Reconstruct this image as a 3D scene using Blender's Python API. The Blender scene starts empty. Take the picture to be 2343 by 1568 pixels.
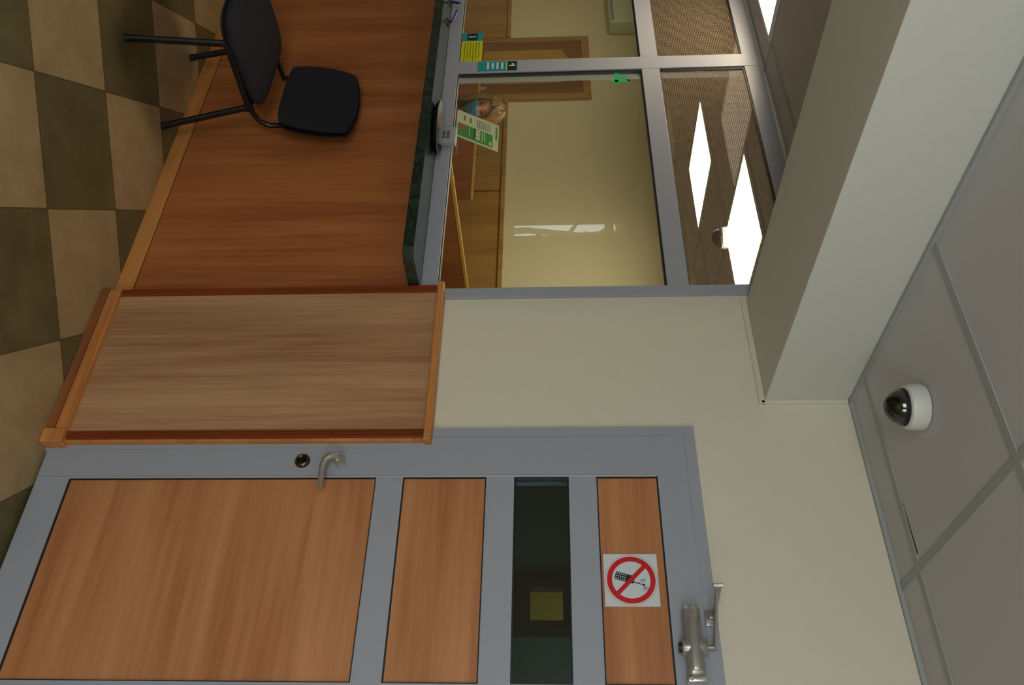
import bpy, bmesh, math, random
from mathutils import Vector, Matrix
random.seed(4)
SC = bpy.context.scene
COL = SC.collection
PI = math.pi

# ------------------------------------------------------------------ camera
def setup_camera():
    yaw, pit, rol = math.radians(36.64), math.radians(-2.77), math.radians(-0.63)
    fw = Vector((-math.sin(yaw)*math.cos(pit), math.cos(yaw)*math.cos(pit), math.sin(pit)))
    r = Vector((math.cos(yaw), math.sin(yaw), 0)); u = r.cross(fw)
    r2 = r*math.cos(rol) + u*math.sin(rol); u2 = -r*math.sin(rol) + u*math.cos(rol)
    # the photograph was taken with the camera turned on its side: picture right = up in the room
    X, Y, Z = u2, -r2, -fw
    cd = bpy.data.cameras.new('camera'); cam = bpy.data.objects.new('camera', cd); COL.objects.link(cam)
    cam.matrix_world = Matrix(((X.x, Y.x, Z.x, 0), (X.y, Y.y, Z.y, -2.35), (X.z, Y.z, Z.z, 1.66), (0, 0, 0, 1)))
    cd.sensor_fit = 'HORIZONTAL'; cd.sensor_width = 36.0; cd.lens = 36.0*1917.0/2343.0
    cd.clip_start = 0.02; cd.clip_end = 200
    SC.camera = cam
setup_camera()

# ------------------------------------------------------------------ world, exposure
SC.view_settings.view_transform = 'Standard'; SC.view_settings.look = 'None'
SC.view_settings.gamma = 1.0; SC.view_settings.use_curve_mapping = False
SC.view_settings.exposure = -0.06
SC.cycles.max_bounces = 10; SC.cycles.diffuse_bounces = 5; SC.cycles.glossy_bounces = 4
SC.cycles.transparent_max_bounces = 16
SC.cycles.sample_clamp_indirect = 6.0
SC.cycles.caustics_reflective = False; SC.cycles.caustics_refractive = False
W = bpy.data.worlds.new('world'); SC.world = W; W.use_nodes = True
W.node_tree.nodes['Background'].inputs[0].default_value = (0.93, 0.97, 1.0, 1)
LIGHT_WARM = (1.0, 0.81, 0.57)
SKY = 3.0
W.node_tree.nodes['Background'].inputs[1].default_value = SKY
PANEL_NEAR = 12.5       # luminous ceiling panel in the hall that the picture shows
PANEL_ADDED_LEFT = 2.5       # unseen hall panels, added to brighten the left bay
PANEL_RIGHT = 4.5      # panels right of the beam, out of view, one added to brighten the walls
PANEL_OFFICE = 17.0     # ... in the cashier office
DAY_STREET = 42.0      # daylight by the street window behind the photographer
DAY_SIDE = 25.0        # daylight by the window in the right wall

def area(name, loc, rot, sx, sy, power, color):
    ld = bpy.data.lights.new(name, 'AREA'); ld.shape = 'RECTANGLE'; ld.size = sx; ld.size_y = sy
    ld.energy = power; ld.color = color
    o = bpy.data.objects.new(name, ld); COL.objects.link(o); o.location = loc; o.rotation_euler = rot
    return o
# daylight entering by the wide window in the street wall behind the camera (window_4)
area('daylight_window', (0.55, -4.52, 1.55), (PI/2, 0, 0), 1.9, 1.25, DAY_STREET, (0.90, 0.96, 1.0))
# daylight by the window in the right wall (window_6)
area('daylight_side_window', (2.16, -3.05, 1.55), (PI/2, 0, PI/2), 1.5, 1.25, DAY_SIDE, (0.90, 0.96, 1.0))

# ------------------------------------------------------------------ materials
MATS = {}
def new_mat(name):
    m = bpy.data.materials.new(name); m.use_nodes = True
    nt = m.node_tree; b = nt.nodes['Principled BSDF']
    MATS[name] = m
    return m, nt, b
def s2l(c):
    return tuple((x/12.92 if x <= 0.04045 else ((x+0.055)/1.055)**2.4) for x in c)
def rgb(r, g, b): return s2l((r/255, g/255, b/255)) + (1.0,)
def plain(name, col, rough=0.6, metal=0.0, noise=0.0, nscale=30, bump=0.0, spec=0.5):
    m, nt, b = new_mat(name)
    b.inputs['Roughness'].default_value = rough; b.inputs['Metallic'].default_value = metal
    b.inputs['Specular IOR Level'].default_value = spec
    tc = nt.nodes.new('ShaderNodeTexCoord'); n = nt.nodes.new('ShaderNodeTexNoise')
    n.inputs['Scale'].default_value = nscale; n.inputs['Detail'].default_value = 4
    nt.links.new(tc.outputs['Object'], n.inputs['Vector'])
    mx = nt.nodes.new('ShaderNodeMix'); mx.data_type = 'RGBA'
    k = noise
    mx.inputs['A'].default_value = tuple(c*(1-k) for c in col[:3]) + (1,)
    mx.inputs['B'].default_value = tuple(min(1, c*(1+k)) for c in col[:3]) + (1,)
    nt.links.new(n.outputs['Fac'], mx.inputs['Factor']); nt.links.new(mx.outputs['Result'], b.inputs['Base Color'])
    if bump:
        bp = nt.nodes.new('ShaderNodeBump'); bp.inputs['Strength'].default_value = bump; bp.inputs['Distance'].default_value = 0.002
        nt.links.new(n.outputs['Fac'], bp.inputs['Height']); nt.links.new(bp.outputs['Normal'], b.inputs['Normal'])
    return m
def wood(name, light, dark, axis='z', rough=0.45, fine=60.0, spec=0.4):
    """wood laminate: fibres stretched along one axis, broad cathedral figure, fine pores"""
    m, nt, b = new_mat(name)
    b.inputs['Roughness'].default_value = rough; b.inputs['Specular IOR Level'].default_value = spec
    tc = nt.nodes.new('ShaderNodeTexCoord')
    def layer(s_long, s_cross, detail, dist):
        mp = nt.nodes.new('ShaderNodeMapping')
        sc = {'x': (s_long, s_cross, s_cross), 'y': (s_cross, s_long, s_cross), 'z': (s_cross, s_cross, s_long)}[axis]
        mp.inputs['Scale'].default_value = sc
        nt.links.new(tc.outputs['Object'], mp.inputs['Vector'])
        n = nt.nodes.new('ShaderNodeTexNoise'); n.inputs['Scale'].default_value = 1.0
        n.inputs['Detail'].default_value = detail; n.inputs['Distortion'].default_value = dist
        nt.links.new(mp.outputs['Vector'], n.inputs['Vector'])
        return n
    a = layer(0.8, 9.0, 3, 0.6); f = layer(2.0, fine, 5, 0.1); p = layer(14.0, 260.0, 2, 0.0)
    ad = nt.nodes.new('ShaderNodeMath'); ad.operation = 'MULTIPLY_ADD'; ad.inputs[1].default_value = 0.55
    ml = nt.nodes.new('ShaderNodeMath'); ml.operation = 'MULTIPLY'; ml.inputs[1].default_value = 0.35
    nt.links.new(f.outputs['Fac'], ml.inputs[0])
    nt.links.new(a.outputs['Fac'], ad.inputs[0]); nt.links.new(ml.outputs[0], ad.inputs[2])
    a2 = nt.nodes.new('ShaderNodeMath'); a2.operation = 'MULTIPLY_ADD'; a2.inputs[1].default_value = 0.10
    nt.links.new(p.outputs['Fac'], a2.inputs[0]); nt.links.new(ad.outputs[0], a2.inputs[2])
    cr = nt.nodes.new('ShaderNodeValToRGB')
    cr.color_ramp.elements[0].position = 0.36; cr.color_ramp.elements[0].color = dark
    cr.color_ramp.elements[1].position = 0.62; cr.color_ramp.elements[1].color = light
    nt.links.new(a2.outputs[0], cr.inputs['Fac']); nt.links.new(cr.outputs['Color'], b.inputs['Base Color'])
    return m
def glass(name, tint, refl=1.0, extra=0.0):
    m, nt, b = new_mat(name); nt.nodes.remove(b)
    out = nt.nodes['Material Output']
    tr = nt.nodes.new('ShaderNodeBsdfTransparent'); tr.inputs[0].default_value = tint
    gl = nt.nodes.new('ShaderNodeBsdfGlossy'); gl.inputs['Roughness'].default_value = 0.0
    gl.inputs['Color'].default_value = (refl, refl, refl, 1)
    fr = nt.nodes.new('ShaderNodeFresnel'); fr.inputs['IOR'].default_value = 1.5
    ad = nt.nodes.new('ShaderNodeMath'); ad.operation = 'ADD'; ad.inputs[1].default_value = extra; ad.use_clamp = True
    # only the outward faces of a pane mirror the room; both surfaces together give about twice the Fresnel value
    ge = nt.nodes.new('ShaderNodeNewGeometry'); iv = nt.nodes.new('ShaderNodeMath'); iv.operation = 'SUBTRACT'; iv.inputs[0].default_value = 1.0
    nt.links.new(ge.outputs['Backfacing'], iv.inputs[1])
    fm = nt.nodes.new('ShaderNodeMath'); fm.operation = 'MULTIPLY'; fm.inputs[1].default_value = 1.7
    nt.links.new(fr.outputs[0], fm.inputs[0]); nt.links.new(fm.outputs[0], ad.inputs[0])
    pr = nt.nodes.new('ShaderNodeMath'); pr.operation = 'MULTIPLY'
    nt.links.new(ad.outputs[0], pr.inputs[0]); nt.links.new(iv.outputs[0], pr.inputs[1]); ad = pr
    mx = nt.nodes.new('ShaderNodeMixShader')
    nt.links.new(ad.outputs[0], mx.inputs[0]); nt.links.new(tr.outputs[0], mx.inputs[1]); nt.links.new(gl.outputs[0], mx.inputs[2])
    nt.links.new(mx.outputs[0], out.inputs['Surface'])
    return m
def emit(name, col, strength):
    m, nt, b = new_mat(name)
    b.inputs['Base Color'].default_value = (0.8, 0.8, 0.8, 1)
    b.inputs['Emission Color'].default_value = tuple(col) + (1,); b.inputs['Emission Strength'].default_value = strength
    return m

M_wall = plain('cream_wall_paint', rgb(212, 206, 185), 0.75, noise=0.02, nscale=14, bump=0.05, spec=0.25)
M_wallbeam = plain('woven_cream_wallcovering', rgb(204, 204, 195), 0.8, noise=0.03, nscale=60, bump=0.1, spec=0.2)
M_office = plain('yellow_cream_paint', rgb(216, 204, 168), 0.8, noise=0.015, nscale=8, spec=0.2)
M_trimpaint = plain('painted_trim', rgb(206, 206, 186), 0.5, noise=0.02)
M_ceil = plain('ceiling_tile', rgb(188, 187, 187), 0.92, noise=0.025, nscale=90, bump=0.12, spec=0.1)
M_tbar = plain('ceiling_grid_metal', rgb(158, 162, 158), 0.6, noise=0.01, spec=0.2)
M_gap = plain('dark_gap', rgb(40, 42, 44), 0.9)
M_alu = plain('grey_powder_coat', rgb(154, 158, 167), 0.38, metal=0.0, noise=0.015, nscale=200, spec=0.55)
M_gasket = plain('black_rubber_gasket', rgb(22, 24, 26), 0.5)
M_beech_x = wood('beech_laminate_cross', rgb(192, 134, 88), rgb(162, 103, 62), 'x', 0.5)
M_lamin = wood('pale_striped_laminate', rgb(186, 146, 106), rgb(144, 101, 64), 'z', 0.55, fine=120)
M_counter = wood('reddish_beech_laminate', rgb(186, 117, 66), rgb(150, 84, 44), 'z', 0.42)
M_skirt = wood('orange_beech_trim', rgb(206, 142, 78), rgb(172, 106, 54), 'x', 0.4)
M_skirtdark = wood('brown_beech_trim', rgb(150, 92, 52), rgb(116, 66, 36), 'x', 0.45)
M_redtrim = wood('dark_red_profile', rgb(128, 58, 24), rgb(100, 40, 16), 'z', 0.35)
M_offwood = wood('office_beech', rgb(176, 132, 66), rgb(142, 98, 44), 'z', 0.5)
M_offred = wood('office_red_beech', rgb(150, 90, 38), rgb(116, 62, 24), 'z', 0.45)
M_offedge = wood('office_light_edge', rgb(206, 160, 84), rgb(180, 130, 62), 'y', 0.4)
M_doorwood = wood('office_door_wood', rgb(140, 92, 40), rgb(108, 64, 26), 'z', 0.4)
M_doorpan = wood('office_door_panel', rgb(188, 140, 62), rgb(160, 112, 46), 'z', 0.4)
M_chair = plain('black_chair_fabric', rgb(40, 40, 45), 0.9, noise=0.12, nscale=400, bump=0.3, spec=0.2)
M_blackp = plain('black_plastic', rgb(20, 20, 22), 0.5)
M_blackm = plain('black_metal_tube', rgb(18, 18, 19), 0.35, spec=0.5)
M_chrome = plain('satin_metal', rgb(206, 204, 196), 0.30, metal=0.85, noise=0.03, nscale=40)
M_brass = plain('aged_brass', rgb(92, 74, 58), 0.3, metal=0.9, noise=0.2, nscale=90)
M_lockdark = plain('dark_keyway', rgb(30, 26, 22), 0.35, metal=0.6)
M_closer = plain('silver_closer_paint', rgb(160, 156, 150), 0.3, metal=0.55, noise=0.02)
M_white = plain('white_plastic', rgb(206, 206, 198), 0.4)
M_signw = plain('white_sticker', rgb(206, 212, 214), 0.45)
M_red = plain('red_print', rgb(196, 22, 26), 0.45)
M_blackink = plain('black_print', rgb(22, 26, 34), 0.5)
M_green4 = plain('green_vinyl', rgb(0, 170, 96), 0.4)
M_teal = plain('teal_print', rgb(28, 142, 150), 0.45)
M_yellow = plain('yellow_print', rgb(196, 196, 16), 0.45)
M_wprint = plain('white_print', rgb(210, 214, 210), 0.5)
M_gprint = plain('green_print', rgb(42, 150, 66), 0.4)
M_paper = plain('paper', rgb(206, 212, 190), 0.5)
M_greyink = plain('grey_print', rgb(110, 116, 110), 0.6)
M_redink = plain('red_badge_print', rgb(190, 76, 66), 0.5)
M_dial = plain('grey_plastic', rgb(150, 153, 158), 0.45, noise=0.02)
M_purple = plain('purple_pen_plastic', rgb(52, 34, 150), 0.25)
M_ac = plain('air_conditioner_plastic', rgb(204, 208, 180), 0.5)
M_skin = plain('skin', rgb(186, 126, 96), 0.55, noise=0.05, nscale=20)
M_lips = plain('lip_skin', rgb(170, 90, 80), 0.5)
M_hair = wood('blond_hair', rgb(150, 116, 62), rgb(66, 46, 22), 'z', 0.45, fine=160)
M_mask = plain('blue_mask_fabric', rgb(74, 148, 206), 0.8, noise=0.06, nscale=120, bump=0.2)
M_eye = plain('eye', rgb(50, 34, 28), 0.2)
M_eyew = plain('eye_white', rgb(200, 190, 180), 0.3)
M_brow = plain('eyebrow', rgb(92, 62, 36), 0.8)
M_sweater = plain('dark_olive_knit', rgb(62, 58, 46), 0.95, noise=0.15, nscale=200)
M_trouser = plain('dark_trousers', rgb(34, 36, 44), 0.9)
M_darkdoor = plain('dark_green_paint', rgb(48, 60, 56), 0.4)
M_darkdoor2 = plain('near_black_frame', rgb(26, 32, 34), 0.35)
M_corr = plain('dark_green_corridor_paint', rgb(74, 100, 98), 0.7)
M_yroom = plain('yellow_room_paint', rgb(206, 182, 92), 0.8)
M_blind = plain('blind_fabric', rgb(196, 190, 168), 0.85, noise=0.03)
M_bark = plain('bark', rgb(70, 58, 46), 0.9, noise=0.2)
M_glass = glass('clear_glass', (0.93, 0.94, 0.87, 1), 1.0, 0.02)
M_dglass = glass('dark_tinted_glass', (0.50, 0.60, 0.56, 1), 1.0, 0.02)
M_sglass = glass('window_glass', (0.95, 0.97, 0.96, 1))
M_domegl = glass('smoked_dome', (0.10, 0.10, 0.10, 1), 1.0, 0.01)
M_hall_near = emit('luminous_panel_near', LIGHT_WARM, PANEL_NEAR)
M_added_left = emit('added_panel_left', LIGHT_WARM, PANEL_ADDED_LEFT)
M_hall_right = emit('luminous_panel_right', (1.0, 0.93, 0.82), PANEL_RIGHT)
M_off_light = emit('luminous_panel_office', (1.0, 0.95, 0.82), PANEL_OFFICE)

def mat_marble():
    m, nt, b = new_mat('dark_green_marble')
    tc = nt.nodes.new('ShaderNodeTexCoord'); n = nt.nodes.new('ShaderNodeTexNoise')
    n.inputs['Scale'].default_value = 14; n.inputs['Detail'].default_value = 10; n.inputs['Distortion'].default_value = 0.8
    nt.links.new(tc.outputs['Object'], n.inputs['Vector'])
    cr = nt.nodes.new('ShaderNodeValToRGB'); e = cr.color_ramp.elements
    e[0].position = 0.0; e[0].color = rgb(24, 34, 29)
    e[1].position = 1.0; e[1].color = rgb(26, 38, 32)
    for p, c in ((0.44, rgb(26, 38, 31)), (0.50, rgb(44, 62, 54)), (0.56, rgb(26, 37, 31)), (0.68, rgb(36, 50, 43))):
        k = e.new(p); k.color = c
    nt.links.new(n.outputs['Fac'], cr.inputs['Fac']); nt.links.new(cr.outputs['Color'], b.inputs['Base Color'])
    b.inputs['Roughness'].default_value = 0.14
    return m
M_marble = mat_marble()

def mat_floor():
    """square ceramic tiles laid diagonally, beige and olive brown alternating"""
    m, nt, b = new_mat('diagonal_floor_tiles')
    N, L = nt.nodes, nt.links
    tc = N.new('ShaderNodeTexCoord'); sp = N.new('ShaderNodeSeparateXYZ'); L.new(tc.outputs['Object'], sp.inputs[0])
    def mth(op, a, bb=None, c=None):
        n = N.new('ShaderNodeMath'); n.operation = op
        for i, v in enumerate((a, bb, c)):
            if v is None: continue
            if isinstance(v, (int, float)): n.inputs[i].default_value = v
            else: L.new(v, n.inputs[i])
        return n.outputs[0]
    T = 0.438*math.sqrt(2)
    x = mth('ADD', sp.outputs['X'], 2.282); y = mth('ADD', sp.outputs['Y'], 0.777)
    s = mth('DIVIDE', mth('ADD', x, y), T); t = mth('DIVIDE', mth('SUBTRACT', y, x), T)
    fs, ft = mth('FLOOR', s), mth('FLOOR', t)
    par = mth('PINGPONG', mth('ADD', fs, ft), 1.0)
    # grout distance
    gs = mth('MINIMUM', mth('FRACT', s), mth('SUBTRACT', 1.0, mth('FRACT', s)))
    gt = mth('MINIMUM', mth('FRACT', t), mth('SUBTRACT', 1.0, mth('FRACT', t)))
    g = mth('LESS_THAN', mth('MINIMUM', gs, gt), 0.006)
    n = N.new('ShaderNodeTexNoise'); n.inputs['Scale'].default_value = 7; n.inputs['Detail'].default_value = 8; n.inputs['Distortion'].default_value = 0.8
    L.new(tc.outputs['Object'], n.inputs['Vector'])
    def ramp(c1, c2):
        cr = N.new('ShaderNodeValToRGB'); cr.color_ramp.elements[0].position = 0.3; cr.color_ramp.elements[1].position = 0.7
        cr.color_ramp.elements[0].color = c1; cr.color_ramp.elements[1].color = c2
        L.new(n.outputs['Fac'], cr.inputs['Fac']); return cr.outputs['Color']
    lightc = ramp(rgb(152, 130, 92), rgb(170, 148, 108)); darkc = ramp(rgb(90, 82, 54), rgb(108, 98, 66))
    mx = N.new('ShaderNodeMix'); mx.data_type = 'RGBA'
    L.new(par, mx.inputs['Factor']); L.new(darkc, mx.inputs['A']); L.new(lightc, mx.inputs['B'])
    m2 = N.new('ShaderNodeMix'); m2.data_type = 'RGBA'; L.new(g, m2.inputs['Factor']); L.new(mx.outputs['Result'], m2.inputs['A'])
    m2.inputs['B'].default_value = rgb(86, 74, 54)
    L.new(m2.outputs['Result'], b.inputs['Base Color'])
    b.inputs['Roughness'].default_value = 0.38; b.inputs['Specular IOR Level'].default_value = 0.35
    return m
M_floor = mat_floor()

def mat_perf():
    """glass covered by a film printed with a fine grid of grey-brown dots"""
    m, nt, b = new_mat('dotted_film_glass'); N, L = nt.nodes, nt.links
    N.remove(b); out = N['Material Output']
    tc = N.new('ShaderNodeTexCoord'); sp = N.new('ShaderNodeSeparateXYZ'); L.new(tc.outputs['Object'], sp.inputs[0])
    def mth(op, a, bb=None):
        n = N.new('ShaderNodeMath'); n.operation = op
        for i, v in enumerate((a, bb)):
            if v is None: continue
            if isinstance(v, (int, float)): n.inputs[i].default_value = v
            else: L.new(v, n.inputs[i])
        return n.outputs[0]
    P = 0.0090; PZ = 0.0080
    dx = mth('SUBTRACT', mth('FRACT', mth('DIVIDE', sp.outputs['X'], P)), 0.5)
    dz = mth('SUBTRACT', mth('FRACT', mth('DIVIDE', sp.outputs['Z'], PZ)), 0.5)
    d = mth('ADD', mth('MULTIPLY', dx, dx), mth('MULTIPLY', dz, dz))
    dot = mth('LESS_THAN', d, 0.115)
    tr = N.new('ShaderNodeBsdfTransparent'); tr.inputs[0].default_value = (0.92, 0.90, 0.84, 1)
    gl = N.new('ShaderNodeBsdfGlossy'); gl.inputs['Roughness'].default_value = 0.0
    fr = N.new('ShaderNodeFresnel'); fr.inputs['IOR'].default_value = 1.5
    ge = N.new('ShaderNodeNewGeometry')
    fa = mth('MULTIPLY', mth('MULTIPLY', fr.outputs[0], 0.35), mth('SUBTRACT', 1.0, ge.outputs['Backfacing']))
    mx = N.new('ShaderNodeMixShader'); L.new(fa, mx.inputs[0]); L.new(tr.outputs[0], mx.inputs[1]); L.new(gl.outputs[0], mx.inputs[2])
    df = N.new('ShaderNodeBsdfDiffuse'); df.inputs[0].default_value = rgb(136, 120, 102)
    t2 = N.new('ShaderNodeBsdfTransparent')
    dm = N.new('ShaderNodeMixShader'); dm.inputs[0].default_value = 0.65
    L.new(t2.outputs[0], dm.inputs[1]); L.new(df.outputs[0], dm.inputs[2])
    m2 = N.new('ShaderNodeMixShader'); L.new(dot, m2.inputs[0]); L.new(mx.outputs[0], m2.inputs[1]); L.new(dm.outputs[0], m2.inputs[2])
    L.new(m2.outputs[0], out.inputs['Surface'])
    return m
M_perf = mat_perf()

# ------------------------------------------------------------------ mesh helpers
class MB:
    """collects shapes and links them as ONE mesh object"""
    def __init__(s): s.bm = bmesh.new()
    def box(s, x0, x1, y0, y1, z0, z1, bev=0.0, seg=2):
        t = bmesh.new(); bmesh.ops.create_cube(t, size=1)
        for v in t.verts:
            v.co = Vector(((x0+x1)/2 + v.co.x*(x1-x0), (y0+y1)/2 + v.co.y*(y1-y0), (z0+z1)/2 + v.co.z*(z1-z0)))
        if bev: bmesh.ops.bevel(t, geom=t.edges[:], offset=bev, segments=seg, affect='EDGES', profile=0.5)
        s.add(t); return s
    def add(s, t, mtx=None):
        if mtx is not None: bmesh.ops.transform(t, matrix=mtx, verts=t.verts[:])
        me = bpy.data.meshes.new('t'); t.to_mesh(me); t.free(); s.bm.from_mesh(me); bpy.data.meshes.remove(me)
    def cyl(s, a, b, r, r2=None, n=24, bev=0.0):
        a, b = Vector(a), Vector(b); d = b-a; t = bmesh.new()
        bmesh.ops.create_cone(t, cap_ends=True, cap_tris=False, segments=n, radius1=r, radius2=r if r2 is None else r2, depth=d.length)
        if bev:
            ed = [e for e in t.edges if len(e.link_faces) == 2 and any(len(f.verts) > 4 for f in e.link_faces)]
            bmesh.ops.bevel(t, geom=ed, offset=bev, segments=2, affect='EDGES')
        s.add(t, Matrix.Translation((a+b)/2) @ d.to_track_quat('Z', 'Y').to_matrix().to_4x4()); return s
    def tube(s, pts, r, n=12, radii=None, flat=1.0, caps=True, up=None):
        pts = [Vector(p) for p in pts]; t = bmesh.new(); rings = []
        prevu = None
        for i, p in enumerate(pts):
            d = (pts[min(i+1, len(pts)-1)] - pts[max(i-1, 0)]).normalized()
            if prevu is None:
                ref = Vector(up) if up else (Vector((0, 0, 1)) if abs(d.z) < 0.9 else Vector((1, 0, 0)))
                u = (ref - d*ref.dot(d)).normalized()
            else: u = (prevu - d*prevu.dot(d)).normalized()
            prevu = u; v = d.cross(u); rr = radii[i] if radii else r
            rings.append([t.verts.new(p + u*math.cos(2*PI*k/n)*rr + v*math.sin(2*PI*k/n)*rr*flat) for k in range(n)])
        for a, b in zip(rings, rings[1:]):
            for k in range(n): t.faces.new((a[k], a[(k+1) % n], b[(k+1) % n], b[k]))
        if caps: t.faces.new(rings[0][::-1]); t.faces.new(rings[-1])
        s.add(t); return s
    def lathe(s, prof, origin=(0, 0, 0), axis='z', n=48):
        t = bmesh.new(); rings = []
        for (r, h) in prof:
            if r < 1e-6: rings.append([t.verts.new((0, 0, h))])
            else: rings.append([t.verts.new((r*math.cos(2*PI*k/n), r*math.sin(2*PI*k/n), h)) for k in range(n)])
        for a, b in zip(rings, rings[1:]):
            for k in range(n):
                k2 = (k+1) % n
                if len(a) == 1 and len(b) == 1: continue
                if len(a) == 1: t.faces.new((a[0], b[k2], b[k]))
                elif len(b) == 1: t.faces.new((a[k], a[k2], b[0]))
                else: t.faces.new((a[k], a[k2], b[k2], b[k]))
        m = Matrix.Translation(origin)
        if axis == 'y': m = m @ Matrix.Rotation(PI/2, 4, 'X')      # +h goes to -Y
        s.add(t, m); return s
    def prism(s, poly, y0, y1, plane='xz'):
        """extrude a polygon; plane xz: extruded along y; xy: along z; yz: along x"""
        t = bmesh.new()
        def P(a, b, h): return {'xz': (a, h, b), 'xy': (a, b, h), 'yz': (h, a, b)}[plane]
        A = [t.verts.new(P(a, b, y0)) for a, b in poly]; B = [t.verts.new(P(a, b, y1)) for a, b in poly]
        t.faces.new(A); t.faces.new(B[::-1])
        for i in range(len(poly)):
            j = (i+1) % len(poly); t.faces.new((A[j], A[i], B[i], B[j]))
        bmesh.ops.recalc_face_normals(t, faces=t.faces[:]); s.add(t); return s
    def grid_surf(s, rows, close_u=False, thick=None):
        t = bmesh.new(); V = [[t.verts.new(p) for p in r] for r in rows]
        for i in range(len(V)-1):
            n = len(V[i])
            for j in range(n if close_u else n-1):
                t.faces.new((V[i][j], V[i][(j+1) % n], V[i+1][(j+1) % n], V[i+1][j]))
        s.add(t); return s
    def xform(s, m): bmesh.ops.transform(s.bm, matrix=m, verts=s.bm.verts[:]); return s
    def build(s, name, mat, parent=None, smooth=False, origin=None):
        bmesh.ops.recalc_face_normals(s.bm, faces=s.bm.faces[:])
        me = bpy.data.meshes.new(name)
        o = bpy.data.objects.new(name, me); COL.objects.link(o)
        if parent is not None:
            o.parent = parent
            inv = WM[parent.name].inverted() if parent.name in WM else Matrix.Identity(4)
            WM[o.name] = WM.get(parent.name, Matrix.Identity(4))
            bmesh.ops.transform(s.bm, matrix=inv, verts=s.bm.verts[:])
        elif origin is not None:
            bmesh.ops.translate(s.bm, vec=-Vector(origin), verts=s.bm.verts[:])
            o.location = origin; WM[o.name] = Matrix.Translation(origin)
        s.bm.to_mesh(me); s.bm.free()
        me.materials.append(mat)
        if smooth:
            for p in me.polygons: p.use_smooth = True
            me.set_sharp_from_angle(angle=math.radians(42))
        return o
WM = {}
def empty(name, loc):
    o = bpy.data.objects.new(name, None); COL.objects.link(o); o.location = loc; o.empty_display_size = 0.1
    WM[o.name] = Matrix.Translation(loc)
    return o
def tag(o, label, cat, group=None, kind=None):
    if label: o['label'] = label
    if cat: o['category'] = cat
    if group: o['group'] = group
    if kind: o['kind'] = kind
    return o
def struct(o, label=None, cat=None):
    o['kind'] = 'structure'
    if label: o['label'] = label
    if cat: o['category'] = cat
    return o
# ------------------------------------------------------------------ the room
CEIL = 2.63; XL, XR, YB = -7.6, 2.2, -4.6; YO = 2.55; XO = -9.0
struct(MB().box(XO-.1, XR+.1, YB-.1, 2.65, -0.06, 0.0).build('floor', M_floor), 'checkerboard floor of diagonal beige and olive tiles', 'floor')

# the wall with counter windows and door (hall side at y = 0)
w = MB()
w.box(-1.945, -1.395, 0, .12, 0, CEIL); w.box(-1.395, -.42, 0, .12, 2.107, CEIL); w.box(-.42, XR, 0, .12, 0, CEIL)
struct(MB().box(-6.07, -1.945, 0, .12, 2.612, CEIL).build('wall_header', M_wall), 'strip of wall above the cashier windows', 'wall')
struct(MB().box(-6.07, -1.945, .052, .12, 0, 1.13).build('wall_parapet', M_wall), 'low wall under the cashier windows', 'wall')
struct(MB().box(XO, -6.07, 0, .12, 0, CEIL).build('wall_far_pier', M_wall), 'wall beyond the farthest cashier window', 'wall')
struct(w.build('wall_counter', M_wall), 'cream wall around the cashier windows and the grey door', 'wall')
# ceiling (hall) : tiles plus T-bar grid
struct(MB().box(XL, XR, YB, 0.12, CEIL, CEIL+.05).build('ceiling', M_ceil), 'hall ceiling of pale square panels', 'ceiling')
g = MB()
xs = [-1.46+.59*k for k in range(1, 7)] + [-3.26-.6*k for k in range(-2, 8)]
for x in xs: g.box(x-.012, x+.012, YB, 0, CEIL-.003, CEIL+.002)
for k in range(8): 
    y = -.15-.6*k
    g.box(XL, -1.915, y-.012, y+.012, CEIL-.0035, CEIL+.002); g.box(-1.495, XR, y-.012, y+.012, CEIL-.0035, CEIL+.002)
struct(g.build('ceiling_grid', M_tbar), 'narrow grey metal grid between the hall ceiling panels', 'ceiling')
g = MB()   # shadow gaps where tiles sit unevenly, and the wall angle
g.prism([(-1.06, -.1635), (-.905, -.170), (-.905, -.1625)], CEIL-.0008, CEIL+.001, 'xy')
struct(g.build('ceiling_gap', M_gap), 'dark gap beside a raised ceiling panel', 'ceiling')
g = MB().box(-1.495, XR, -.012, 0, CEIL-.012, CEIL).box(-1.495, -1.483, YB, 0, CEIL-.012, CEIL)
struct(g.build('trim_3', M_tbar), 'thin metal angle edging the ceiling at wall and beam', 'trim')
# boxed beam
struct(MB().box(-1.912, -1.497, YB, 0, 2.352, CEIL, bev=.003).build('wall_beam', M_wallbeam), 'boxed beam running across the hall ceiling', 'beam')
g = MB()
g.box(-1.497, -1.483, -.009, 0, 2.338, CEIL-.012, bev=.002); g.box(-1.925, -1.483, -.009, 0, 2.332, 2.352, bev=.003)
struct(g.build('trim_1', M_trimpaint), 'slim painted strip where the beam meets the wall', 'trim')
# other hall walls
struct(MB().box(XL-.1, XL, YB, .12, 0, CEIL).build('wall_left', M_wall), 'far end wall of the hall', 'wall')
w = MB(); w.box(XR, XR+.1, YB, -3.85, 0, CEIL).box(XR, XR+.1, -2.25, .12, 0, CEIL).box(XR, XR+.1, -3.85, -2.25, 0, .88).box(XR, XR+.1, -3.85, -2.25, 2.22, CEIL)
struct(w.build('wall_right', M_wall), 'wall to the right of the hall', 'wall')
e = struct(empty('window_6', (XR+.05, -3.05, .88)), 'window in the right wall of the hall', 'window')
f = MB(); f.box(XR+.03, XR+.08, -3.85, -3.80, .88, 2.22).box(XR+.03, XR+.08, -2.30, -2.25, .88, 2.22).box(XR+.03, XR+.08, -3.80, -2.30, .88, .93).box(XR+.03, XR+.08, -3.80, -2.30, 2.17, 2.22)
f.build('frame', M_white, e)
MB().box(XR+.052, XR+.058, -3.80, -2.30, .93, 2.17).build('pane', M_sglass, e)
w = MB(); y0, y1 = YB-.14, YB
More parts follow.
